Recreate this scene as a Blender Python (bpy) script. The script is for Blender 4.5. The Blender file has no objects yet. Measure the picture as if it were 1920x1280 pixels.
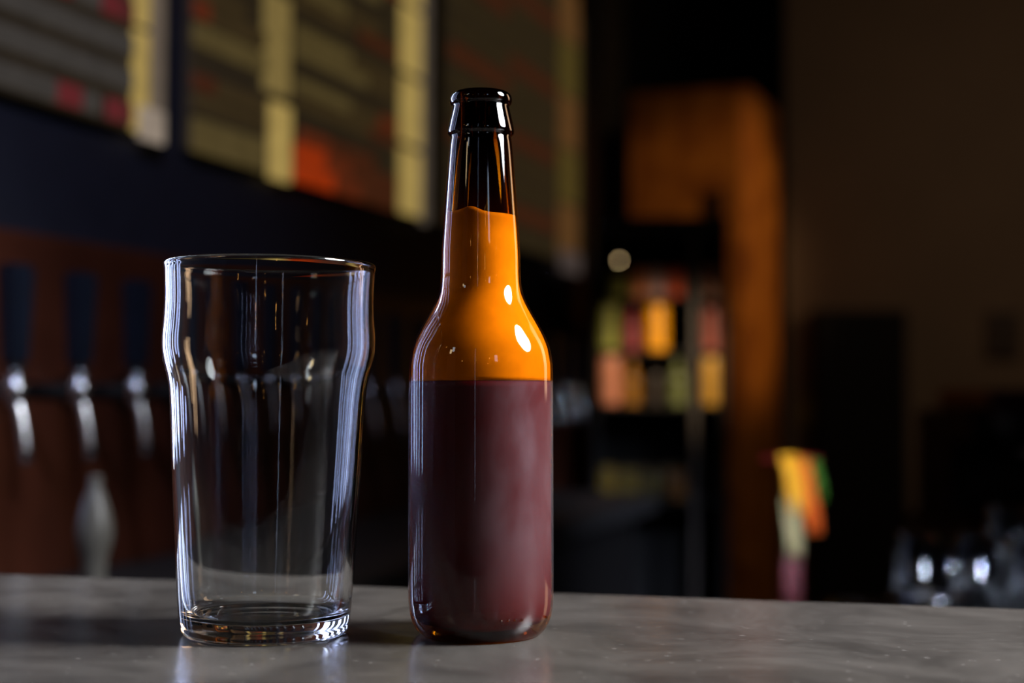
import bpy, bmesh, math, random
from mathutils import Vector, Matrix
random.seed(7)
R = math.radians
S = bpy.context.scene
COL = S.collection

# ---------------------------------------------------------------- camera
F = 2667.0                      # focal length in pixels of a 1920 px wide frame
CAMZ = 0.102
cam = bpy.data.cameras.new('camera'); cam.sensor_width = 36; cam.lens = F/1920*36
cam.clip_start = 0.02; cam.clip_end = 50
co = bpy.data.objects.new('camera', cam); COL.objects.link(co)
co.matrix_world = Matrix.Translation((0, 0, CAMZ)) @ Matrix.Rotation(R(90+2.04), 4, 'X') @ Matrix.Rotation(R(0.3), 4, 'Z')
S.camera = co
cam.dof.use_dof = True; cam.dof.focus_distance = 0.588; cam.dof.aperture_fstop = 4.3
CM = co.matrix_world.copy()
def ray(px, py):
    d = CM.to_3x3() @ Vector(((px-960)/F, -(py-640)/F, -1))
    return d
def at(px, py, Y):              # world point at world depth Y
    d = ray(px, py); t = Y/d.y
    return Vector((0, 0, CAMZ)) + d*t

# ---------------------------------------------------------------- world, view, lights
w = bpy.data.worlds.new('world'); S.world = w; w.use_nodes = True
w.node_tree.nodes['Background'].inputs[0].default_value = (0.35, 0.45, 0.7, 1)
w.node_tree.nodes['Background'].inputs[1].default_value = 0.02
S.view_settings.view_transform = 'Standard'; S.view_settings.look = 'None'
S.view_settings.gamma = 1; S.view_settings.use_curve_mapping = False
S.view_settings.exposure = 0.0
S.cycles.use_denoising = True
S.cycles.max_bounces = 16; S.cycles.transmission_bounces = 14; S.cycles.transparent_max_bounces = 24
S.cycles.glossy_bounces = 8; S.cycles.diffuse_bounces = 3
S.cycles.sample_clamp_indirect = 6
S.cycles.blur_glossy = 0.0

def area(name, loc, target, sx, sy, power, color, shape='RECTANGLE', spread=180):
    l = bpy.data.lights.new(name, 'AREA'); l.shape = shape; l.size = sx; l.size_y = sy
    l.energy = power; l.color = color; l.spread = R(spread)
    o = bpy.data.objects.new(name, l); COL.objects.link(o); o.location = loc
    o.rotation_euler = (Vector(target)-Vector(loc)).to_track_quat('-Z', 'Y').to_euler()
    return o
def bulb(loc, power, color, r=0.02):
    l = bpy.data.lights.new('bulb_light', 'POINT'); l.energy = power; l.color = color; l.shadow_soft_size = r
    o = bpy.data.objects.new('bulb_light', l); COL.objects.link(o); o.location = loc
    return o
def spot(loc, target, power, color, angle, r=0.05):
    l = bpy.data.lights.new('spot_light', 'SPOT'); l.energy = power; l.color = color; l.spot_size = R(angle); l.spot_blend = .6; l.shadow_soft_size = r
    o = bpy.data.objects.new('spot_light', l); COL.objects.link(o); o.location = loc
    o.rotation_euler = (Vector(target)-Vector(loc)).to_track_quat('-Z', 'Y').to_euler()
    return o
BX = Vector((-0.0125, 0.605, 0.1))
# key light: bright window high on the right
area('key_window_light', (1.15, 0.55, 0.84), (0, .6, .12), .56, .66, 7.5, (.93, .96, 1.0), 'ELLIPSE', 55)
# daylight through the tall narrow windows in the left wall, beyond the frame
area('side_window_light', (-.585, 1.13, 0.42), (-.05, .6, .42),   .020, .80, 1.6, (.66, .77, 1.0), spread=100)
for yy, wd_, pw in ((.77, .035, .16), (.89, .03, .14), (1.00, .05, .24), (1.10, .03, .22), (1.20, .05, .50), (1.29, .02, .34)):
    xx = .345*yy-1.02
    area('side_window_light', (xx, yy, 0.42), (xx+.945, yy-.326, .42), wd_, .80, pw, (.46, .56, 1.0), spread=80)
# warm glow from the lit room to the right
area('warm_wall_light', (.95, 1.32, .45), (0, .6, .15), .22, .7, .30, (1, .62, .36), spread=60)
# lamps and windows of the room behind the camera
for p, e in (((-.62, -.5, .42), .09), ((-.25, -1.0, .38), .10), ((-.18, -1.0, .55), .08), ((.30, -.8, .36), .09), ((.36, -.8, .56), .08), ((.62, -.6, .45), .08), ((.95, -.3, .40), .07), ((-.9, .1, .62), .06)):
    bulb(p, e, (1, .45, .10), .015)
area('far_window_light', (-.28, -1.3, .5), (-.1, .6, .1), .008, 1.2, .03, (.6, .72, 1.0), spread=70)
area('far_window_light', (-1.0, -.35, .75), (-.1, .6, .1), .10, .15, .022, (.85, .92, 1.0), spread=60)
area('far_window_light', (.75, -1.0, .65), (-.1, .6, .1), .15, .2, .035, (.62, .75, 1.0), spread=60)
area('far_window_light', (-.85, -.1, .55), (-.1, .6, .1), .07, .1, .02, (1, .72, .38), spread=60)
# unseen lights for the back of the bar, most added to brighten single things
spot((2.6, 2.2, 1.2), (.60, 4.02, .48), 95, (1, .62, .3), 20)
spot((.62, 1.7, .72), (.34, 3.2, .15), 150, (1, .8, .55), 13)  # added spot to brighten the cans and bottles in the fridge
area('room_light', (1.7, 2.6, 1.6), (1.7, 4.3, .2), .8, .8, 2.6, (1, .74, .5), spread=120)
spot((1.1, .9, 1.4), (.45, 2.2, 0), 18, (1, .9, .75), 11)  # added spot to brighten the striped cloth
area('tumbler_strip_light', (.95, -.6, .55), (.52, 1.45, -.1), .09, .9, 1.5, (.66, .76, 1.0), spread=11)  # added lamp, narrow beam that puts pale strips on the upturned glasses
spot((1.3, 1.5, .8), (.845, 2.40, .05), 2.5, (.9, .85, 1), 4)  # added spot to pick out the coffee machine knob
spot((.46, .95, .9), (.405, 1.37, -.10), 3.5, (1, .85, .65), 5)  # added spot to make the steel bowl rim shine
spot((.1, 1.5, 1.3), (-.45, 1.6, 0), 2.2, (1, .6, .4), 70)  # added warm spot to lift the tap panel
spot((.25, .5, .9), (-.47, 1.42, .06), 7, (.8, .86, 1), 22)  # added cool spot to brighten the tap spouts
spot((-.1, .5, 1.1), (-.66, 1.35, .42), 26, (.6, .68, 1), 60)  # added blue spot that tints the left wall

# ---------------------------------------------------------------- materials
MATS = {}
def nodes(name):
    m = bpy.data.materials.new(name); m.use_nodes = True
    nt = m.node_tree; b = nt.nodes['Principled BSDF']; MATS[name] = m
    return m, nt, b
def rgb(r, g, b):
    f = lambda c: (c/255/12.92) if c/255 <= .04045 else ((c/255+.055)/1.055)**2.4
    return (f(r), f(g), f(b), 1)
def simple(name, col, rough=.5, metal=0, coat=0, vary=.15, scale=30, bump=0):
    m, nt, b = nodes(name)
    tc = nt.nodes.new('ShaderNodeTexCoord'); n = nt.nodes.new('ShaderNodeTexNoise'); n.inputs['Scale'].default_value = scale
    n.inputs['Detail'].default_value = 5
    nt.links.new(tc.outputs['Object'], n.inputs['Vector'])
    r = nt.nodes.new('ShaderNodeValToRGB'); c = Vector(col[:3])
    r.color_ramp.elements[0].position = .3; r.color_ramp.elements[1].position = .7
    r.color_ramp.elements[0].color = (*(c*(1-vary)), 1); r.color_ramp.elements[1].color = (*(c*(1+vary)), 1)
    nt.links.new(n.outputs['Fac'], r.inputs['Fac']); nt.links.new(r.outputs['Color'], b.inputs['Base Color'])
    b.inputs['Roughness'].default_value = rough; b.inputs['Metallic'].default_value = metal
    b.inputs['Coat Weight'].default_value = coat
    if bump:
        bp = nt.nodes.new('ShaderNodeBump'); bp.inputs['Strength'].default_value = bump; bp.inputs['Distance'].default_value = .002
        nt.links.new(n.outputs['Fac'], bp.inputs['Height']); nt.links.new(bp.outputs['Normal'], b.inputs['Normal'])
    return m
def emit(name, col, strength=1):
    m, nt, b = nodes(name)
    b.inputs['Base Color'].default_value = (.01, .01, .01, 1)
    tc = nt.nodes.new('ShaderNodeTexCoord'); n = nt.nodes.new('ShaderNodeTexNoise'); n.inputs['Scale'].default_value = 45
    nt.links.new(tc.outputs['Object'], n.inputs['Vector'])
    mr = nt.nodes.new('ShaderNodeMapRange'); mr.inputs[3].default_value = strength*.7; mr.inputs[4].default_value = strength*1.3
    nt.links.new(n.outputs['Fac'], mr.inputs[0]); nt.links.new(mr.outputs[0], b.inputs['Emission Strength'])
    b.inputs['Emission Color'].default_value = col; b.inputs['Roughness'].default_value = .5
    return m
def clear_glass(name, col=(.97, .99, .985, 1), rough=0.0):
    m, nt, b = nodes(name)
    b.inputs['Base Color'].default_value = col; b.inputs['Transmission Weight'].default_value = 1
    b.inputs['Roughness'].default_value = rough; b.inputs['IOR'].default_value = 1.5
    return m

M_glass = clear_glass('clear_glass')
M_glass_far = clear_glass('clear_glass_far', rough=.05)

def counter_material():
    m, nt, b = nodes('polished_concrete')
    L = nt.links.new; N = nt.nodes.new
    tc = N('ShaderNodeTexCoord')
    n1 = N('ShaderNodeTexNoise'); n1.inputs['Scale'].default_value = 13; n1.inputs['Detail'].default_value = 12; n1.inputs['Roughness'].default_value = .68; n1.inputs['Distortion'].default_value = .6
    mp = N('ShaderNodeMapping'); mp.inputs['Scale'].default_value = (.9, 1.0, 1); mp.inputs['Rotation'].default_value = (0, 0, R(-12))
    L(tc.outputs['Object'], mp.inputs['Vector']); L(mp.outputs[0], n1.inputs['Vector'])
    r = N('ShaderNodeValToRGB'); r.color_ramp.elements[0].position = .32; r.color_ramp.elements[1].position = .72
    r.color_ramp.elements[0].color = (.040, .036, .033, 1); r.color_ramp.elements[1].color = (.135, .120, .107, 1)
    L(n1.outputs['Fac'], r.inputs['Fac'])
    # pale flecks
    n2 = N('ShaderNodeTexNoise'); n2.inputs['Scale'].default_value = 210; n2.inputs['Detail'].default_value = 2
    L(mp.outputs[0], n2.inputs['Vector'])
    r2 = N('ShaderNodeValToRGB'); r2.color_ramp.elements[0].position = .66; r2.color_ramp.elements[1].position = .74
    L(n2.outputs['Fac'], r2.inputs['Fac'])
    mx = N('ShaderNodeMix'); mx.data_type = 'RGBA'; mx.inputs['B'].default_value = (.42, .38, .35, 1)
    mm = N('ShaderNodeMath'); mm.operation = 'MULTIPLY'; mm.inputs[1].default_value = .32; L(r2.outputs['Color'], mm.inputs[0])
    L(mm.outputs[0], mx.inputs['Factor']); L(r.outputs['Color'], mx.inputs['A'])
    L(mx.outputs['Result'], b.inputs['Base Color'])
    rr = N('ShaderNodeMapRange'); rr.inputs[3].default_value = .10; rr.inputs[4].default_value = .34
    L(n1.outputs['Fac'], rr.inputs[0]); L(rr.outputs[0], b.inputs['Roughness'])
    n3 = N('ShaderNodeTexNoise'); n3.inputs['Scale'].default_value = 60; n3.inputs['Detail'].default_value = 6
    L(mp.outputs[0], n3.inputs['Vector'])
    bp = N('ShaderNodeBump'); bp.inputs['Strength'].default_value = .16; bp.inputs['Distance'].default_value = .0015
    L(n3.outputs['Fac'], bp.inputs['Height']); L(bp.outputs['Normal'], b.inputs['Normal'])
    return m
M_counter = counter_material()

LIQ_Z, FOAM_Z = 0.1065, 0.1775
def amber_glass():
    """brown bottle glass: Fresnel gloss over tinted clear glass; condensation mist below the fill line"""
    m, nt, b = nodes('brown_bottle_glass')
    nt.nodes.remove(b)
    L = nt.links.new; N = nt.nodes.new
    out = nt.nodes['Material Output']
    lw = N('ShaderNodeLayerWeight'); lw.inputs['Blend'].default_value = .5
    p = N('ShaderNodeMath'); p.operation = 'POWER'; p.inputs[1].default_value = 5; L(lw.outputs['Facing'], p.inputs[0])
    fm = N('ShaderNodeMath'); fm.operation = 'MULTIPLY_ADD'; fm.inputs[1].default_value = .8; fm.inputs[2].default_value = .045; L(p.outputs[0], fm.inputs[0])
    tr = N('ShaderNodeBsdfTransparent')
    ramp = N('ShaderNodeValToRGB'); ramp.color_ramp.elements[0].position = 0; ramp.color_ramp.elements[1].position = .95
    ramp.color_ramp.elements[0].color = (.88, .52, .07, 1); ramp.color_ramp.elements[1].color = (.66, .30, .025, 1)
    L(lw.outputs['Facing'], ramp.inputs['Fac'])
    tc = N('ShaderNodeTexCoord'); sx = N('ShaderNodeSeparateXYZ'); L(tc.outputs['Object'], sx.inputs[0])
    # thicker neck and crown ring; dark view behind them also put into the tint
    nk = N('ShaderNodeMapRange'); nk.inputs[1].default_value = .168; nk.inputs[2].default_value = .212; L(sx.outputs['Z'], nk.inputs[0])
    nm = N('ShaderNodeMix'); nm.data_type = 'RGBA'; nm.inputs['A'].default_value = (1, 1, 1, 1); nm.inputs['B'].default_value = (.22, .13, .06, 1)
    L(nk.outputs[0], nm.inputs['Factor'])
    ml = N('ShaderNodeMix'); ml.data_type = 'RGBA'; ml.blend_type = 'MULTIPLY'; ml.inputs['Factor'].default_value = 1
    L(ramp.outputs['Color'], ml.inputs['A']); L(nm.outputs['Result'], ml.inputs['B']); L(ml.outputs['Result'], tr.inputs['Color'])
    gl = N('ShaderNodeBsdfGlossy'); gl.inputs['Color'].default_value = (1, 1, 1, 1); gl.inputs['Roughness'].default_value = .03
    mx = N('ShaderNodeMixShader'); L(fm.outputs[0], mx.inputs[0]); L(tr.outputs[0], mx.inputs[1]); L(gl.outputs[0], mx.inputs[2])
    # condensation mist
    n = N('ShaderNodeTexNoise'); n.inputs['Scale'].default_value = 26; n.inputs['Detail'].default_value = 6; n.inputs['Roughness'].default_value = .6
    mp = N('ShaderNodeMapping'); mp.inputs['Scale'].default_value = (1, 1, .55); L(tc.outputs['Object'], mp.inputs[0]); L(mp.outputs[0], n.inputs['Vector'])
    nr = N('ShaderNodeMapRange'); nr.inputs[1].default_value = .38; nr.inputs[2].default_value = .58; nr.inputs[3].default_value = .3; nr.inputs[4].default_value = 1
    L(n.outputs['Fac'], nr.inputs[0])
    # streaky wipes lower down
    zr = N('ShaderNodeMapRange'); zr.inputs[1].default_value = .006; zr.inputs[2].default_value = .045; zr.inputs[3].default_value = 0.1; zr.inputs[4].default_value = 1
    L(sx.outputs['Z'], zr.inputs[0])
    zt = N('ShaderNodeMapRange'); zt.inputs[1].default_value = LIQ_Z+.0006; zt.inputs[2].default_value = LIQ_Z-.0006; zt.inputs[3].default_value = 0; zt.inputs[4].default_value = 1
    L(sx.outputs['Z'], zt.inputs[0])
    a = N('ShaderNodeMath'); a.operation = 'MULTIPLY'; L(nr.outputs[0], a.inputs[0]); L(zr.outputs[0], a.inputs[1])
    a2 = N('ShaderNodeMath'); a2.operation = 'MULTIPLY'; L(a.outputs[0], a2.inputs[0]); L(zt.outputs[0], a2.inputs[1])
    g = N('ShaderNodeNewGeometry'); bf = N('ShaderNodeMath'); bf.operation = 'SUBTRACT'; bf.inputs[0].default_value = 1; L(g.outputs['Backfacing'], bf.inputs[1])
    a3 = N('ShaderNodeMath'); a3.operation = 'MULTIPLY'; L(a2.outputs[0], a3.inputs[0]); L(bf.outputs[0], a3.inputs[1])
    a4 = N('ShaderNodeMath'); a4.operation = 'MULTIPLY'; a4.inputs[1].default_value = .095; L(a3.outputs[0], a4.inputs[0])
    mist = N('ShaderNodeBsdfDiffuse'); mist.inputs['Color'].default_value = (.66, .60, .66, 1)
    rg = N('ShaderNodeBsdfGlossy'); rg.inputs['Roughness'].default_value = .46; rg.inputs['Color'].default_value = (.74, .66, .78, 1)
    mm = N('ShaderNodeMixShader'); mm.inputs[0].default_value = .62; L(mist.outputs[0], mm.inputs[1]); L(rg.outputs[0], mm.inputs[2])
    fin = N('ShaderNodeMixShader'); L(a4.outputs[0], fin.inputs[0]); L(mx.outputs[0], fin.inputs[1]); L(mm.outputs[0], fin.inputs[2])
    L(fin.outputs[0], out.inputs['Surface'])
    return m
M_amber = amber_glass()
M_beer = simple('dark_red_ale', (.085, .0035, .0006), .9, vary=.12, scale=20)
M_beer.node_tree.nodes['Principled BSDF'].inputs['Specular IOR Level'].default_value = 0
M_foam = simple('beer_foam_coating', (.84, .60, .34), .9, vary=.22, scale=38, bump=.05)

def wood_material():
    m, nt, b = nodes('orange_wood')
    L = nt.links.new; N = nt.nodes.new
    tc = N('ShaderNodeTexCoord'); mp = N('ShaderNodeMapping'); mp.inputs['Scale'].default_value = (9, 9, 5)
    n = N('ShaderNodeTexNoise'); n.inputs['Scale'].default_value = 1.6; n.inputs['Detail'].default_value = 6
    L(tc.outputs['Object'], mp.inputs[0]); L(mp.outputs[0], n.inputs['Vector'])
    r = N('ShaderNodeValToRGB'); r.color_ramp.elements[0].position = .35; r.color_ramp.elements[1].position = .65
    r.color_ramp.elements[0].color = (.30, .085, .008, 1); r.color_ramp.elements[1].color = (.60, .21, .022, 1)
    L(n.outputs['Fac'], r.inputs['Fac']); L(r.outputs['Color'], b.inputs['Base Color']); b.inputs['Roughness'].default_value = .5
    return m
M_wood = wood_material()
M_wall_dark = simple('dark_navy_paint', (.020, .022, .036), .55, vary=.1)
M_panel = simple('rust_brown_tap_panel', (.085, .022, .010), .4, vary=.25, scale=8)
M_wall_brown = simple('brown_plaster', (.16, .105, .065), .8, vary=.06, scale=5)
M_wall_black = simple('near_black_paint', (.02, .016, .012), .8)
M_floor = simple('dark_floor', (.05, .04, .035), .5)
M_ceiling = simple('dark_ceiling', (.03, .028, .026), .9)
M_black = simple('black_metal', (.007, .006, .006), .65)
M_black.node_tree.nodes['Principled BSDF'].inputs['Specular IOR Level'].default_value = .2
M_blackplastic = simple('black_blue_plastic', (.005, .009, .020), .45)
M_chrome = simple('chrome', (.75, .76, .8), .24, 1, vary=.03)
M_steel = simple('brushed_steel', (.5, .5, .52), .25, 1, vary=.08)
M_frame = simple('pale_aluminium', (.55, .52, .48), .4, .3)

# ---------------------------------------------------------------- mesh helpers
def link(name, me, mat, parent=None, loc=(0, 0, 0), rot=(0, 0, 0), smooth=False):
    o = bpy.data.objects.new(name, me); COL.objects.link(o)
    if mat: me.materials.append(mat)
    o.parent = parent; o.location = loc; o.rotation_euler = rot
    if smooth:
        for p in me.polygons: p.use_smooth = True
    return o
def box_mesh(name, x0, x1, y0, y1, z0, z1, bevel=0, seg=2):
    bm = bmesh.new(); bmesh.ops.create_cube(bm, size=1)
    for v in bm.verts:
        v.co = Vector(((x0+x1)/2+v.co.x*(x1-x0), (y0+y1)/2+v.co.y*(y1-y0), (z0+z1)/2+v.co.z*(z1-z0)))
    if bevel: bmesh.ops.bevel(bm, geom=bm.edges[:], offset=bevel, segments=seg, affect='EDGES', profile=.6)
    me = bpy.data.meshes.new(name); bm.to_mesh(me); bm.free(); return me
def box(name, x0, x1, y0, y1, z0, z1, mat, parent=None, bevel=0, **k):
    return link(name, box_mesh(name, x0, x1, y0, y1, z0, z1, bevel), mat, parent, **k)
def cr(pts, n=6):
    """Catmull-Rom through (r, z) points"""
    P = [Vector(p) for p in pts]; P = [P[0]*2-P[1]]+P+[P[-1]*2-P[-2]]; o = []
    for i in range(1, len(P)-2):
        for k in range(n):
            t = k/n; a, b, c, d = P[i-1:i+3]
            o.append(.5*((2*b)+(c-a)*t+(2*a-5*b+4*c-d)*t*t+(3*b-a-3*c+d)*t**3))
    o.append(P[-2]); return [(max(p[0], 0), p[1]) for p in o]
def lathe_mesh(name, prof, seg=96, closed=False, fn=None):
    bm = bmesh.new(); rings = []
    for (r, z) in prof:
        if r < 1e-6: rings.append([bm.verts.new((0, 0, z))])
        else: rings.append([bm.verts.new((r*math.cos(2*math.pi*k/seg), r*math.sin(2*math.pi*k/seg), z if not fn else fn(r, z, 2*math.pi*k/seg))) for k in range(seg)])
    idx = list(range(len(rings)-1))
    for i in idx:
        a, b = rings[i], rings[i+1]
        for k in range(seg):
            k2 = (k+1) % seg
            if len(a) == 1 and len(b) == 1: break
            if len(a) == 1: bm.faces.new((a[0], b[k2], b[k]))
            elif len(b) == 1: bm.faces.new((a[k], a[k2], b[0]))
            else: bm.faces.new((a[k], a[k2], b[k2], b[k]))
    bmesh.ops.recalc_face_normals(bm, faces=bm.faces)
    me = bpy.data.meshes.new(name); bm.to_mesh(me); bm.free()
    for p in me.polygons: p.use_smooth = True
    return me
def tube_mesh(name, pts, rad, seg=12):
    bm = bmesh.new(); rings = []; n = len(pts); pts = [Vector(p) for p in pts]
    rad = rad if isinstance(rad, (list, tuple)) else [rad]*n
    for i, p in enumerate(pts):
        t = (pts[min(i+1, n-1)]-pts[max(i-1, 0)]).normalized()
        u = t.orthogonal().normalized() if i == 0 else (u - t*u.dot(t)).normalized()
        v = t.cross(u)
        rings.append([bm.verts.new(p+(u*math.cos(a)+v*math.sin(a))*rad[i]) for a in [2*math.pi*k/seg for k in range(seg)]])
    for a, b in zip(rings, rings[1:]):
        for k in range(seg): bm.faces.new((a[k], a[(k+1) % seg], b[(k+1) % seg], b[k]))
    bm.faces.new(rings[0][::-1]); bm.faces.new(rings[-1])
    bmesh.ops.recalc_face_normals(bm, faces=bm.faces)
    me = bpy.data.meshes.new(name); bm.to_mesh(me); bm.free()
    for p in me.polygons: p.use_smooth = len(p.vertices) < 5
    return me
def thing(name, label, cat, loc=(0, 0, 0), rz=0, group=None, rx=0, ry=0):
    o = bpy.data.objects.new(name, None); COL.objects.link(o); o.location = loc; o.rotation_euler = (rx, ry, rz)
    o.empty_display_size = .02
    tag(o, label, cat, group); return o
def tag(o, label, cat, group=None):
    o['label'] = label; o['category'] = cat
    if group: o['group'] = group
    return o
def struct(o): o['kind'] = 'structure'; return o
def dup(root, loc, rz, label, group=None):
    r = root.copy(); COL.objects.link(r); r.location = loc; r.rotation_euler[2] = rz; r['label'] = label
    if group: r['group'] = group
    for ch in list(root.children):
        c = ch.copy(); COL.objects.link(c); c.parent = r
        for g in list(ch.children):
            d = g.copy(); COL.objects.link(d); d.parent = c
    return r

# ---------------------------------------------------------------- setting
FLOOR, CEIL = -1.05, 1.75
struct(box('floor', -2.6, 3.2, -2.6, 5.4, FLOOR-.05, FLOOR, M_floor))
struct(box('ceiling', -2.6, 3.2, -2.6, 5.4, CEIL, CEIL+.05, M_ceiling))
# left wall: runs away to the right; local x along the wall, local -y faces the room
WR = R(90-19.03); CW = 1.05; TW = math.tan(R(19.03)); CS = math.cos(R(19.03))
W0 = Vector((-CW, 0, 0))
def wall_uv(px, py, off=0.0):
    d = ray(px, py); c = CW-off/CS
    t = c/(TW*d.y-d.x); p = Vector((0, 0, CAMZ))+d*t
    return p.y/CS - off*math.tan(R(19.03)), p.z
wl = struct(link('wall_left', box_mesh('wall_left', -.2, 3.9, 0, .12, FLOOR, CEIL), M_wall_dark, None, W0, (0, 0, WR)))
# copper brown panel behind the taps, set as a piece of trim on the wall
u0 = wall_uv(-60, 700)[0]; u1 = wall_uv(1112, 600)[0]; zt = wall_uv(0, 430)[1]
struct(link('trim_1', box_mesh('trim_1', u0-.25, u1, -.014, 0, -.45, zt, .003), M_panel, None, W0, (0, 0, WR)))
struct(box('wall_back', -2.6, 3.2, 5.2, 5.32, FLOOR, CEIL, M_wall_black))
xb = at(1474, 640, 4.35).x
struct(box('wall_right', xb, 3.2, 4.35, 4.47, FLOOR, CEIL, M_wall_brown))
struct(box('wall_side', 3.05, 3.15, -2.5, 4.35, FLOOR, CEIL, M_wall_brown))
struct(box('wall_front', -2.6, 3.2, -2.6, -2.5, FLOOR, CEIL, M_wall_brown))
xp = at(1086, 640, 3.75).x; xq = at(1168, 640, 3.75).x
struct(box('trim_2', xp-.05, xq+.05, 4.4, 4.5, FLOOR, CEIL, simple('dark_brown_post', (.07, .045, .02), .7)))

# ---------------------------------------------------------------- bar counter the glass and bottle stand on
e0 = Vector((-.285, .793)); e1 = Vector((.246, .683)); ed = (e1-e0).normalized(); en = Vector((ed.y, -ed.x))
ce = (e0+e1)/2
bc = thing('bar_counter', 'polished grey concrete bar top the pint glass and bottle stand on', 'counter', (ce.x, ce.y, 0), math.atan2(ed.y, ed.x))
box('countertop', -.52, 1.6, -.37, 0, -.045, 0, M_counter, bc, bevel=.002)
box('base_cabinet', -.47, 1.55, -.32, -.08, FLOOR, -.045, simple('dark_counter_front', (.03, .025, .022), .6), bc)

# ---------------------------------------------------------------- beer bottle
S_ = 4410.0
def zz(y): return (1186-y)/S_
outer = [(0, .004), (80/S_, .004), (97/S_, .0012), (104/S_, .0), (112/S_, .0006), (122/S_, .0030), (130/S_, .0070), (134.5/S_, .0125),
         (135.5/S_, .020), (135.5/S_, .05), (135.2/S_, .085), (134.7/S_, zz(708)), (133.4/S_, zz(678)), (127/S_, zz(648)), (114/S_, zz(619)),
         (97/S_, zz(589)), (82/S_, zz(559)), (75.6/S_, zz(530)), (73.6/S_, zz(468)), (69.2/S_, zz(402)), (64.4/S_, zz(337)), (59.4/S_, zz(275)), (57/S_, zz(257)),
         (58.5/S_, zz(254)), (62.4/S_, zz(249)), (62.6/S_, zz(242)), (59.4/S_, zz(225)), (54/S_, zz(202)), (53.6/S_, zz(197)), (57/S_, zz(193.5)), (59/S_, zz(187)), (57/S_, zz(178)), (51/S_, zz(172.5)), (46/S_, zz(172))]
po = cr(outer, 5)
inner = [(41/S_, zz(173)), (40/S_, zz(180)), (40/S_, zz(250)), (48/S_, zz(300)), (58/S_, zz(402)), (62/S_, zz(468)), (65/S_, zz(530))]
inner_low = [(70/S_, zz(557)), (86/S_, zz(589)), (104/S_, zz(620)), (118/S_, zz(648)), (124/S_, zz(680)), (126/S_, zz(708)), (126.5/S_, .05), (126/S_, .02), (118/S_, .010), (95/S_, .0065), (0, .0080)]
pi_ = cr(inner+inner_low, 5)
btl = thing('beer_bottle', 'brown glass longneck beer bottle, uncapped, misted, amber foam above dark beer', 'bottle', (BX.x, BX.y, 0), 0, None, 0, R(-.35))
bg = link('glass_shell', lathe_mesh('glass_shell', po+pi_, 128), M_amber, btl)
def offset_prof(prof, z0, z1, d, n=40):
    out = []
    for i in range(n+1):
        z = z0+(z1-z0)*i/n
        best = None
        for (a, b) in zip(prof, prof[1:]):
            if min(a[1], b[1]) <= z <= max(a[1], b[1]) and abs(a[1]-b[1]) > 1e-9 and (a[0] > .012):
                r = a[0]+(b[0]-a[0])*(z-a[1])/(b[1]-a[1]); best = r if best is None else max(best, r)
        out.append((best-d, z))
    return out
bp_ = [(0, .0032), (.016, .0032)]+offset_prof(po, .0060, LIQ_Z, .0009)
bp_[2] = (bp_[2][0]-.002, bp_[2][1])
link('beer', lathe_mesh('beer', bp_+[(0, LIQ_Z)], 96), M_beer, btl)
def foam_top(r, z, a):
    if z < FOAM_Z-.002: return z
    d = (a-R(255)) ; d = math.atan2(math.sin(d), math.cos(d))
    return z + .0016*math.exp(-(d/.28)**2) - .0006*math.tanh((math.cos(a))*3)
fp = offset_prof(po, LIQ_Z+.0002, FOAM_Z, .0010)
fin = [(r-.0022, z) for r, z in reversed(fp[3:])]
link('foam', lathe_mesh('foam', [(0, LIQ_Z+.0002)]+fp+fin+[(0, fp[3][1])], 96, fn=foam_top), M_foam, btl)
# moulded dots round the heel
dotm = bpy.data.meshes.new('embossed_dot'); b_ = bmesh.new(); bmesh.ops.create_uvsphere(b_, u_segments=12, v_segments=8, radius=.0006); b_.to_mesh(dotm); b_.free()
for p in dotm.polygons: p.use_smooth = True
dotm.materials.append(M_amber)
for px, py in ((944, 1162), (957.5, 1161), (970, 1160), (981.5, 1159.5), (1026, 1154), (787, 1139)):
    sx_ = (px-905)/135.5; a = math.asin(max(-1, min(1, sx_))); r = .0303 if abs(sx_) < .75 else .0306
    z = .102+(735-py)/S_*(1-.05*math.cos(a))
    o = bpy.data.objects.new('embossed_dot', dotm); COL.objects.link(o); o.parent = btl; o.location = (r*math.sin(a), -r*math.cos(a), z)

# ---------------------------------------------------------------- pint glass
GX = at(500, 900, .605).x
go_ = [(0, .0022), (60/S_, .0018), (120/S_, .0010), (141/S_, .0), (149/S_, .0006), (155/S_, .0028), (157.5/S_, .0060), (160/S_, .012), (163/S_, zz(1090)), (170.5/S_, zz(950)),
       (175.2/S_, zz(870)), (178.3/S_, zz(804)), (181/S_, zz(752)), (185/S_, zz(718)), (193/S_, zz(686)), (197.6/S_, zz(660)), (198/S_, zz(634)), (195.6/S_, zz(600)), (194.3/S_, zz(566)),
       (195.2/S_, zz(530)), (196/S_, zz(512)), (197.2/S_, zz(505))]
lip = [(197.4/S_, zz(502)), (196/S_, zz(498.5)), (192.5/S_, zz(497)), (189/S_, zz(498.5)), (187.5/S_, zz(502))]
gi_ = [(187.2/S_, zz(506)), (186/S_, zz(530)), (184.5/S_, zz(566)), (185/S_, zz(600)), (187/S_, zz(634)), (186.5/S_, zz(660)), (182/S_, zz(686)), (174/S_, zz(718)), (169.5/S_, zz(752)),
       (166/S_, zz(804)), (162/S_, zz(870)), (156.5/S_, zz(950)), (147/S_, zz(1080)), (141/S_, .0125), (134/S_, .0090), (120/S_, .0078), (60/S_, .0070), (0, .0068)]
gl = link('pint_glass', lathe_mesh('pint_glass', cr(go_+lip+gi_, 5), 160), M_glass, None, (GX, .605, 0), (0, R(.25), 0))
tag(gl, 'empty clear pint glass with a bulge below its rim, beside the brown bottle', 'glass')

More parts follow.
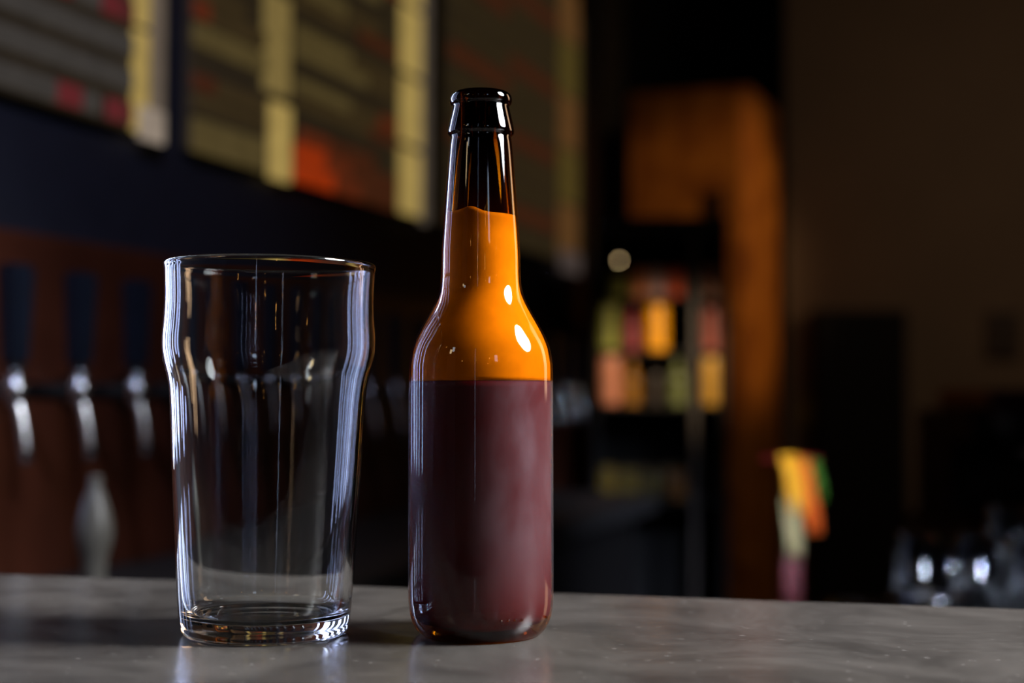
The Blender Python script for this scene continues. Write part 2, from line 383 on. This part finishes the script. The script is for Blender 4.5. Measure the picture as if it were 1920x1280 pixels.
# ---------------------------------------------------------------- menu boards on the left wall
M_bpanel = emit('board_panel_glow', rgb(34, 27, 17), 1)
M_row = emit('board_row_glow', rgb(74, 62, 34), 1)
M_rowg = emit('board_row_grey_glow', rgb(56, 52, 48), 1)
M_rowd = emit('board_row_dim_glow', rgb(50, 39, 21), 1)
M_red = emit('board_red_glow', rgb(88, 30, 32), 1)
M_org = emit('board_orange_glow', rgb(138, 42, 8), 1)
M_orgd = emit('board_dim_orange_glow', rgb(84, 34, 15), .9)
M_orgk = emit('board_far_orange_glow', rgb(62, 30, 15), .9)
M_yel = emit('board_yellow_glow', rgb(158, 134, 74), 1)
M_yelm = emit('board_upper_yellow_glow', rgb(112, 98, 56), 1)
M_yeld = emit('board_dim_yellow_glow', rgb(70, 58, 24), 1)
M_pale = emit('board_pale_glow', rgb(140, 126, 112), 1)
def strip(parent, name, ua, ub, za, zb, mat, d=.012):
    return box(name, ua, ub, -d-.004, -d+.002, za, zb, mat, parent)
ZB = wall_uv(400, 300)[1]
ZB = (wall_uv(0, 185)[1]+wall_uv(280, 262)[1]+wall_uv(780, 415)[1])/3
TOP = ZB+.62
def board(pxa, pxb, label):
    ua, ub = wall_uv(pxa, 300)[0], wall_uv(pxb, 300)[0]
    t = thing('menu_board', label, 'menu board', W0, WR, 'glowing menu boards on the left wall')
    box('panel', ua+.006, ub-.006, -.010, 0, ZB+.004, TOP, M_bpanel, t)
    box('frame', ua, ub, -.009, -.001, ZB, ZB+.004, M_black, t)
    return t, ua, ub
def rowset(t, ua, ub, rows):
    for (z0, z1, segs) in rows:
        for (fa, fb, m) in segs:
            strip(t, 'text_row', ua+(ub-ua)*fa, ua+(ub-ua)*fb, ZB+z0, ZB+z1, m)
def U(px): return wall_uv(px, 300)[0]
PITCH = .0405
# board 1
t, ua, ub = board(-150, 289, 'glowing menu board nearest the left edge, above the first three beer taps')
zb = .010
k = 0
a0, a1 = U(-140), U(226); M_redd = emit('board_dim_red_glow', rgb(70, 30, 28), 1)
while zb+k*PITCH < .6:
    z0 = zb+k*PITCH; z1 = z0+.024
    if k % 4 == 0: segs = [(0, .56, M_rowg), (.56, .70, M_red), (.70, .80, M_rowg), (.86, .94, M_red), (.94, 1, M_redd)]
    elif k % 4 == 3: segs = [(0, .55, M_rowg), (.55, .64, M_red), (.66, .80, M_rowg), (.82, .92, M_red), (.92, 1, M_redd)]
    else: segs = [(0, .7, M_rowg), (.72, 1, M_rowg)]
    rowset(t, a0, a1, [(z0, z1, segs)]); k += 1
for j in range(5): strip(t, 'price_column', U(230), U(256), ZB+.004+j*.13, ZB+.004+j*.13+.122, M_yel)
strip(t, 'lit_frame_edge', U(260), U(286), ZB+.003, TOP, emit('lit_frame_edge_glow', rgb(96, 84, 72), 1))  # aluminium frame edge; the light falling on it is put in as glow
strip(t, 'pale_patch', U(238), U(282), ZB-.004, ZB+.035, M_pale, d=.016)  # brightest foot of the frame edge, its light put in as glow
# board 2
t, ua, ub = board(340, 792, 'widest glowing menu board, above the pint glass, with an orange block')
a0, a1 = U(344), U(478); c0, c1 = U(538), U(730)
for z0, z1, segs in ((.002, .045, [(0, .42, M_row), (.45, 1, M_row)]), (.060, .076, [(0, 1, M_rowd)]), (.083, .103, [(0, .28, M_orgk), (.28, 1, M_rowd)]),
                     (.140, .168, [(0, .6, M_row), (.6, 1, M_row)]), (.176, .198, [(0, .2, M_orgd), (.2, 1, M_rowd)]), (.205, .222, [(0, .7, M_rowd)]),
                     (.252, .280, [(0, 1, M_row)]), (.290, .312, [(0, .25, M_orgd), (.25, 1, M_rowd)]), (.350, .378, [(0, 1, M_row)]), (.388, .41, [(0, 1, M_rowd)]), (.45, .48, [(0, 1, M_row)]), (.50, .53, [(0, 1, M_rowd)])):
    rowset(t, a0, a1, [(z0, z1, segs)])
for z0, z1, segs in ((.002, .030, [(0, .34, M_org), (.34, .6, M_orgd), (.6, 1, M_orgk)]), (.034, .058, [(0, .26, M_org), (.26, .5, M_orgd), (.5, 1, M_orgk)]), (.061, .082, [(.04, .3, M_orgd), (.3, .75, M_orgk)]),
                     (.112, .132, [(0, .3, M_rowd), (.3, .7, M_rowd), (.7, 1, M_orgk)]), (.138, .156, [(0, .5, M_row), (.52, .8, M_rowd), (.8, 1, M_orgd)]),
                     (.188, .208, [(0, .66, M_row), (.68, 1, M_rowd)]), (.214, .234, [(0, .5, M_row), (.55, 1, M_rowd)]),
                     (.262, .280, [(0, .5, M_rowd), (.6, 1, M_orgk)]), (.286, .306, [(.1, .45, M_row), (.5, .8, M_rowd)]), (.34, .36, [(0, .8, M_row)]), (.368, .39, [(0, .6, M_rowd), (.6, 1, M_orgd)]),
                     (.42, .44, [(0, 1, M_row)]), (.45, .47, [(0, 1, M_rowd)]), (.50, .53, [(0, 1, M_row)])):
    rowset(t, c0, c1, [(z0, z1, segs)])
strip(t, 'price_column', U(490), U(528), ZB-.004, ZB+.105, M_yel)
strip(t, 'price_column', U(478), U(524), ZB+.12, ZB+.26, emit('board_mid_yellow_glow', rgb(118, 100, 56), 1))
strip(t, 'price_column', U(482), U(524), ZB+.28, ZB+.45, M_yelm)
for j in range(5): strip(t, 'price_column', U(738), U(774), ZB+.004+j*.125, ZB+.004+j*.125+.112, M_yel)
strip(t, 'lit_frame_edge', U(777), U(790), ZB-.004, TOP, emit('lit_frame_edge_glow', rgb(80, 70, 60), 1))  # frame edge again, lit look put in as glow
# board 3
t, ua, ub = board(826, 1085, 'dimmest and farthest glowing menu board, partly behind the bottle neck')
a0, a1 = U(832), U(1030); M_rowk = emit('board_far_row_glow', rgb(42, 33, 18), 1)
k = 0
while zb+k*PITCH*1.3 < .6:
    z0 = zb+k*PITCH*1.3; z1 = z0+.03
    rowset(t, a0, a1, [(z0, z1, [(0, .5, M_rowk if k % 3 else M_orgk), (.5, 1, M_orgk if k % 3 == 1 else M_rowk)])]); k += 1
for j in range(5): strip(t, 'price_column', U(1040), U(1072), ZB+.02+j*.13, ZB+.02+j*.13+.12, M_yeld if j % 2 else emit('board_rust_glow', rgb(84, 56, 28), 1))
strip(t, 'pale_patch', U(1040), U(1075), ZB-.02, ZB+.03, emit('board_dim_pale_glow', rgb(66, 56, 52), 1), d=.016)  # foot of the far frame edge, light on it put in as glow

# ---------------------------------------------------------------- beer taps
def make_tap(label):
    t = thing('beer_tap', label, 'beer tap', group='beer taps in a row on the left wall')
    link('shank', tube_mesh('shank', [(0, .085, 0), (0, .004, 0)], .009, 14), M_black, t)
    fl = link('wall_flange', tube_mesh('wall_flange', [(0, .086, 0), (0, .080, 0)], .018, 20), M_black, t)
    link('faucet_body', lathe_mesh('faucet_body', cr([(0, -.014), (.008, -.013), (.0105, -.004), (.0105, .006), (.007, .014), (.009, .020), (0, .024)], 3), 20), M_chrome, t)
    link('spout', tube_mesh('spout', [(0, 0, -.004), (0, -.004, -.014), (0, -.009, -.032), (0, -.013, -.055), (0, -.014, -.068)], [.0075, .007, .0065, .006, .0062], 14), M_chrome, t)
    link('collar', tube_mesh('collar', [(0, 0, .018), (0, 0, .027)], .009, 16), M_black, t)
    bm = bmesh.new(); bmesh.ops.create_cube(bm, size=1)
    for v in bm.verts:
        top = v.co.z > 0
        v.co = Vector((v.co.x*(.036 if top else .026), v.co.y*(.022 if top else .018), .026 if not top else .122))
    bmesh.ops.bevel(bm, geom=bm.edges[:], offset=.004, segments=2, affect='EDGES')
    me = bpy.data.meshes.new('tap_handle'); bm.to_mesh(me); bm.free()
    link('tap_handle', me, M_blackplastic, t)
    return t
SEEN = {3: 'first', 4: 'second', 5: 'third', 6: 'fourth', 7: 'fifth', 8: 'sixth'}
OFF = .10
first = None; n = 0; far = 0
for k in range(20):
    Yt = 1.36+k*.095
    X = TW*Yt-CW+OFF/CS
    px = 960+F*X/Yt
    if 800 < px < 1030: continue
    if k < 3: lab = ['beer tap with dark blue handle cut off by the left edge', 'second beer tap from the left, chrome spout and dark blue handle', 'third beer tap from the left, just short of the pint glass'][k]
    elif 300 < px < 706: lab = f'beer tap with dark handle seen through the pint glass, {SEEN[k]} from its left side'
    elif px < 800: lab = 'shadowed beer tap just right of the pint glass' if px < 760 else 'shadowed beer tap just left of the brown bottle'
    else: far += 1; lab = f"far dim beer tap past the brown bottle, {('nearest', 'middle', 'farthest')[min(far, 3)-1]} of the three"
    if first is None:
        first = make_tap(lab); first.location = (X, Yt, CAMZ-.002); first.rotation_euler[2] = WR; 
    else: dup(first, (X, Yt, CAMZ-.002), WR, lab)

# lower back counter under the taps
bk = thing('tap_counter', 'low dark work counter below the row of beer taps', 'counter', W0, WR)
box('worktop', 1.1, 3.15, -.34, -.016, -.135, -.10, simple('dark_steel_top', (.02, .018, .018), .6), bk, .003)
box('base_cabinet', 1.15, 3.1, -.30, -.02, FLOOR, -.135, M_black, bk)

# slender frosted vase-like bottle under the second tap
p = at(176, 1075, 1.32)
vz = -.10
hh = at(176, 892, 1.32).z-vz
vm = simple('frosted_grey_glass', (.13, .12, .10), .35, vary=.1)
v_ = link('water_carafe', lathe_mesh('water_carafe', cr([(0, 0), (.012, 0), (.0125, .004), (.011, .02), (.012, .045), (.0165, hh*.52), (.0165, hh*.64), (.011, hh*.82), (.006, hh*.92), (.0055, hh), (0, hh)], 4), 32), vm, None, (p.x, 1.32, vz))
tag(v_, 'slender pale frosted bottle standing below the second beer tap', 'bottle')

# ---------------------------------------------------------------- tall wooden cabinet
YC = 3.95
xl, xm, xr = at(1166, 640, YC).x, at(1402, 640, YC).x, at(1462, 640, YC).x
ztop = at(1402, 158, YC).z
wc = thing('wooden_cabinet', 'tall orange-brown wooden cabinet behind the drinks fridge', 'cabinet', (xm, YC-.03, FLOOR), R(-22))
h = ztop-FLOOR
wd = .366
box('carcass', -wd, 0, .02, .42, 0, h, M_wood, wc, bevel=.018)
for j, (za, zb_) in enumerate(((.03, h*.32), (h*.33, h*.66), (h*.67, h-.03))):
    d_ = box('door_panel', -wd+.015, -.02, .006, .03, za, zb_, M_wood, wc, bevel=.004)
    box('handle', -.09, -.075, -.012, .006, (za+zb_)/2-.05, (za+zb_)/2+.05, M_black, d_)

# ---------------------------------------------------------------- drinks fridge with cans and bottles
YF = 3.15
fx0, fx1 = at(1116, 640, YF).x, at(1364, 640, YF).x
fz1 = at(1200, 406, YF).z
fr = thing('drinks_fridge', 'black open-shelved drinks fridge full of bright bottles and cans', 'fridge', (fx0, YF, FLOOR))
W_ = fx1-fx0; H_ = fz1-FLOOR; D_ = .38
box('side_panel', 0, .010, 0, D_, 0, H_, M_black, fr); box('side_panel', W_-.012, W_, 0, D_, 0, H_, M_black, fr)
box('back_panel', .010, W_-.012, D_-.02, D_, 0, H_, M_black, fr)
box('top_panel', .010, W_-.012, 0, D_-.02, H_-.045, H_, M_black, fr, bevel=.002)
box('base_panel', .010, W_-.012, 0, D_-.02, 0, .10, M_black, fr)
xmul = at(1303, 640, YF).x-fx0
box('mullion', xmul-.006, xmul+.006, .0, .012, .10, H_-.045, simple('mullion_brown', (.03, .017, .008), .6), fr)
shelf_z = [at(1200, 758, YF+.05).z, at(1200, 657, YF+.05).z, at(1200, 557, YF+.05).z, at(1200, 935, YF+.05).z]
for z in shelf_z: box('shelf', .010, W_-.012, .014, D_-.02, z-FLOOR-.006, z-FLOOR, M_black, fr)
def can_mesh(r, h): return lathe_mesh('can', cr([(0, 0), (r*.8, 0), (r, h*.06), (r, h*.5), (r, h*.9), (r*.82, h*.98), (r*.8, h), (0, h)], 3), 24)
def bot_mesh(r, h): return lathe_mesh('bottle', cr([(0, 0), (r*.9, 0), (r, h*.04), (r, h*.35), (r, h*.58), (r*.55, h*.72), (r*.36, h*.82), (r*.34, h*.97), (r*.36, h), (0, h)], 3), 24)
CM_ = {}
def cmat(c, n):
    if n not in CM_: CM_[n] = simple(n, rgb(*c)[:3], .35, vary=.2, scale=25)
    return CM_[n]
items = [  # px centre, px bottom shelf index, height px, width px, colour, colour word, is bottle
 (1158, 2, 44, 40, (150, 150, 60), 'yellow-green', 0, 'top shelf'), (1198, 2, 52, 34, (215, 130, 80), 'peach', 0, 'top shelf'), (1231, 2, 56, 30, (190, 150, 145), 'pinkish grey', 0, 'top shelf'),
 (1265, 2, 54, 36, (190, 70, 20), 'red-orange', 0, 'top shelf'), (1336, 2, 58, 36, (225, 160, 130), 'pale peach', 0, 'top shelf right of the divider'),
 (1141, 1, 88, 38, (140, 140, 60), 'olive green', 0, 'middle shelf'), (1184, 1, 82, 36, (120, 40, 45), 'maroon', 1, 'middle shelf'), (1231, 1, 86, 44, (225, 150, 0), 'golden yellow', 0, 'middle shelf'),
 (1334, 1, 80, 38, (150, 75, 60), 'brick pink', 0, 'middle shelf right of the divider'),
 (1144, 0, 96, 42, (190, 120, 90), 'salmon', 0, 'lower lit shelf'), (1185, 0, 84, 34, (130, 85, 10), 'mustard brown', 1, 'lower lit shelf'), (1229, 0, 60, 30, (45, 35, 28), 'dark brown', 0, 'lower lit shelf'),
 (1270, 0, 88, 34, (95, 100, 55), 'moss green', 1, 'lower lit shelf'), (1334, 0, 92, 40, (190, 140, 50), 'cream yellow', 0, 'lower lit shelf right of the divider'),
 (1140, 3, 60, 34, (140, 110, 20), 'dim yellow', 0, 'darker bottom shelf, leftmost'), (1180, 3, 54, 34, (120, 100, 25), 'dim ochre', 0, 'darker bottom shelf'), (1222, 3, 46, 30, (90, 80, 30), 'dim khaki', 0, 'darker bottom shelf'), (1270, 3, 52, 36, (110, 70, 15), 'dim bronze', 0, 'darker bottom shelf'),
]
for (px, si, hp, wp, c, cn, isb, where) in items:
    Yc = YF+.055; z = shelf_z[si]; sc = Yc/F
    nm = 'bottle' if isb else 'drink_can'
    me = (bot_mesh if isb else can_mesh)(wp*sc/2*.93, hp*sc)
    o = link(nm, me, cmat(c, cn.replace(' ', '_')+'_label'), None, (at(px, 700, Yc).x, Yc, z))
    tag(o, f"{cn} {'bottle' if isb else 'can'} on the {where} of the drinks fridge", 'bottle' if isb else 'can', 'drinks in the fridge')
pl = at(1161, 488, YF-.02)-Vector((fx0, YF, FLOOR))
ls = bpy.data.meshes.new('indicator_lamp'); b_ = bmesh.new(); bmesh.ops.create_uvsphere(b_, u_segments=12, v_segments=8, radius=.0036); b_.to_mesh(ls); b_.free()
il = link('indicator_lamp', ls, emit('tiny_lamp_glow', (1, .70, .34, 1), 5), fr, pl, smooth=True)
link('stem', tube_mesh('stem', [(0, 0, .003), (0, .01, H_-.043-pl.z)], .0015, 8), M_black, il)

# ---------------------------------------------------------------- right of the cabinet
YS = 4.25
sx0, sx1 = at(1534, 640, YS).x, at(1702, 640, YS).x
sl = thing('slatted_cupboard', 'tall black cupboard with upright slats against the brown wall', 'cupboard', (sx0, YS, FLOOR))
hz = at(1600, 580, YS).z-FLOOR
box('carcass', 0, sx1-sx0, .01, .10, 0, hz, M_black, sl)
ns = 9; ww = (sx1-sx0)/ns
sm = box_mesh('slat', .003, ww-.003, -.004, .01, .02, hz-.02, .001); sm.materials.append(M_black)
for k in range(ns):
    o = bpy.data.objects.new('slat', sm); COL.objects.link(o); o.parent = sl; o.location = (k*ww, 0, 0)
pk = at(1521, 772, 4.30)
tag(box('note_card', pk.x-.024, pk.x+.024, 4.338, 4.35, pk.z-.05, pk.z+.045, simple('lime_card', (.30, .26, .02), .6), None, .003), 'small yellow-green card on the brown wall beside the slatted cupboard', 'card')
pp = at(1880, 625, 4.34)
pf = thing('picture_frame', 'small dark brown picture frame high on the brown wall', 'picture', (pp.x, 4.35, pp.z))
box('frame', -.05, .05, -.02, 0, -.07, .07, simple('dark_brown_frame', (.07, .035, .02), .5), pf, .003)
box('picture', -.04, .04, -.022, -.0201, -.06, .06, simple('dark_picture', (.04, .022, .012), .5), pf)

# striped cloth on a dark red stand
YT = 2.2
pt = at(1500, 850, YT)
st = thing('towel_stand', 'dark red post with a flat foot holding the striped cloth', 'stand', (at(1490, 900, YT).x, YT+.02, FLOOR))
M_dred = simple('dark_red_enamel', (.13, .006, .008), .4)
box('post', -.014, .014, 0, .02, .02, at(1490, 870, YT).z-FLOOR, M_dred, st, .003)
box('foot', -.10, .10, -.08, .12, 0, .02, M_dred, st, .004)
link('rail', tube_mesh('rail', [(-.045, .01, 0), (.045, .01, 0)], .005, 10), M_dred, st, (0, 0, at(1490, 862, YT).z-FLOOR))
def cloth_strip(pts, wid, mat, dy):
    bm = bmesh.new(); rows = []
    P = [at(x, y, YT+dy) for x, y in pts]
    for i, p in enumerate(P):
        hw = wid/2*YT/F
        r_ = []
        for k in range(7):
            s = k/6*2-1
            r_.append(bm.verts.new((p.x+s*hw, p.y+.004*math.cos(s*4+i*.6), p.z)))
        rows.append(r_)
    for a, b in zip(rows, rows[1:]):
        for k in range(6): bm.faces.new((a[k], a[k+1], b[k+1], b[k]))
    me = bpy.data.meshes.new('stripe'); bm.to_mesh(me); bm.free()
    o = link('stripe', me, mat, clo, smooth=True)
    md = o.modifiers.new('solid', 'SOLIDIFY'); md.thickness = .002
    o.matrix_parent_inverse = clo.matrix_world.inverted(); return o
clo = thing('striped_cloth', 'orange, yellow, green and cream striped cloth hanging beside the wooden cabinet', 'cloth', (0, 0, 0))
cloth_strip([(1478, 852), (1486, 890), (1492, 930), (1496, 960)], 34, simple('yellow_cloth', (.95, .42, .01), .8), 0)
cloth_strip([(1480, 935), (1484, 970), (1488, 1010), (1490, 1042)], 30, simple('cream_cloth', (.42, .34, .15), .8), .004)
cloth_strip([(1500, 858), (1510, 900), (1520, 950), (1528, 1000)], 28, simple('orange_cloth', (.85, .13, .005), .8), .006)
cloth_strip([(1524, 862), (1534, 900), (1540, 940)], 14, simple('green_cloth', (.08, .26, .02), .8), .012)

# ---------------------------------------------------------------- service counter on the right with glasses
ZC = -.135
sc_ = thing('service_counter', 'low dark service counter at the right carrying upturned glasses', 'counter', (0, 0, 0))
M_dtop = simple('dark_service_top', (.015, .013, .012), .55)
box('worktop', .36, 1.5, 1.28, 1.66, ZC-.03, ZC, M_dtop, sc_, .003)
box('base_cabinet', .39, 1.47, 1.31, 1.63, FLOOR, ZC-.03, M_black, sc_)
def tumbler(px, ptop, Y, wpx, label, z0=None):
    z0 = ZC+.004 if z0 is None else z0
    zt_ = at(px, ptop, Y).z; hh = zt_-z0; r1 = wpx/2*Y/F; r2 = r1*.82
    prof = [(r1-.0018, 0), (r1, .0), (r1, .002), (r1*.95+r2*.05, hh*.2), (r2, hh-.004), (r2-.003, hh), (0, hh), (0, hh-.008), (r2-.0045, hh-.009), (r1-.0018, .002), (r1-.0018, 0)]
    o = link('tumbler', lathe_mesh('tumbler', prof, 40), M_glass_far, None, (at(px, 1050, Y).x, Y, z0))
    tag(o, label, 'glass', 'upturned glasses on the service counter'); return o
tumbler(1722, 998, 1.44, 96, 'upturned clear glass at the left end of the service counter')
tumbler(1828, 1000, 1.44, 90, 'upturned clear glass second from the left on the service counter')
tumbler(1893, 948, 1.58, 96, 'taller upturned glass standing behind the others on the service counter')
tumbler(1930, 1010, 1.42, 86, 'upturned clear glass cut off by the right edge of the photo')
tumbler(1775, 1020, 1.60, 84, 'shorter dim upturned glass between and behind the first two')
# small steel bowl catching the light just over the bar top
bw = link('steel_bowl', lathe_mesh('steel_bowl', cr([(0, .0), (.016, .0), (.022, .008), (.036, .042), (.0375, .0445), (.035, .0445), (.020, .010), (.014, .003), (0, .003)], 4), 48), M_steel, None, (at(1742, 1120, 1.37).x+.055, 1.37, ZC))
bw.location.x = at(1742, 1120, 1.37).x
tag(bw, 'small shiny steel bowl whose rim shows over the bar top near the upturned glasses', 'bowl')

# coffee machine on the far counter
YM = 2.5
fc = thing('rear_counter', 'dark counter against the far right carrying the coffee machine', 'counter', (0, 0, 0))
box('worktop', .78, 2.2, 2.25, 2.85, -.16, -.13, M_dtop, fc, .003)
box('base_cabinet', .80, 2.18, 2.28, 2.82, FLOOR, -.16, M_black, fc)
m0 = at(1800, 700, YM).x
cmn = thing('coffee_machine', 'dark coffee machine with a deep red top at the right edge', 'coffee machine', (m0, YM-.05, -.13))
zc = lambda y: at(1850, y, YM).z+.13
box('body', 0, .42, .10, .32, 0, zc(830), M_black, cmn, .006)
box('drip_tray', 0, .42, -.02, .10, 0, .03, M_black, cmn, .003)
box('top_housing', -.0, .42, -.01, .32, zc(830), zc(770), M_black, cmn, .006)
box('red_top', .035, .42, 0, .30, zc(770), zc(728), simple('deep_red_enamel', (.05, .006, .008), .35), cmn, .008)
box('front_plate', .02, .40, .085, .10, zc(925), zc(880), simple('dull_steel_plate', (.02, .019, .02), .7), cmn)
link('knob', tube_mesh('knob', [(.045, -.045, zc(790)), (.045, -.01, zc(790))], .016, 20), simple('grey_knob', (.09, .085, .09), .35, .3), cmn)
link('group_head', tube_mesh('group_head', [(.12, .04, zc(830)), (.12, .04, zc(862))], .03, 20), M_steel, cmn)
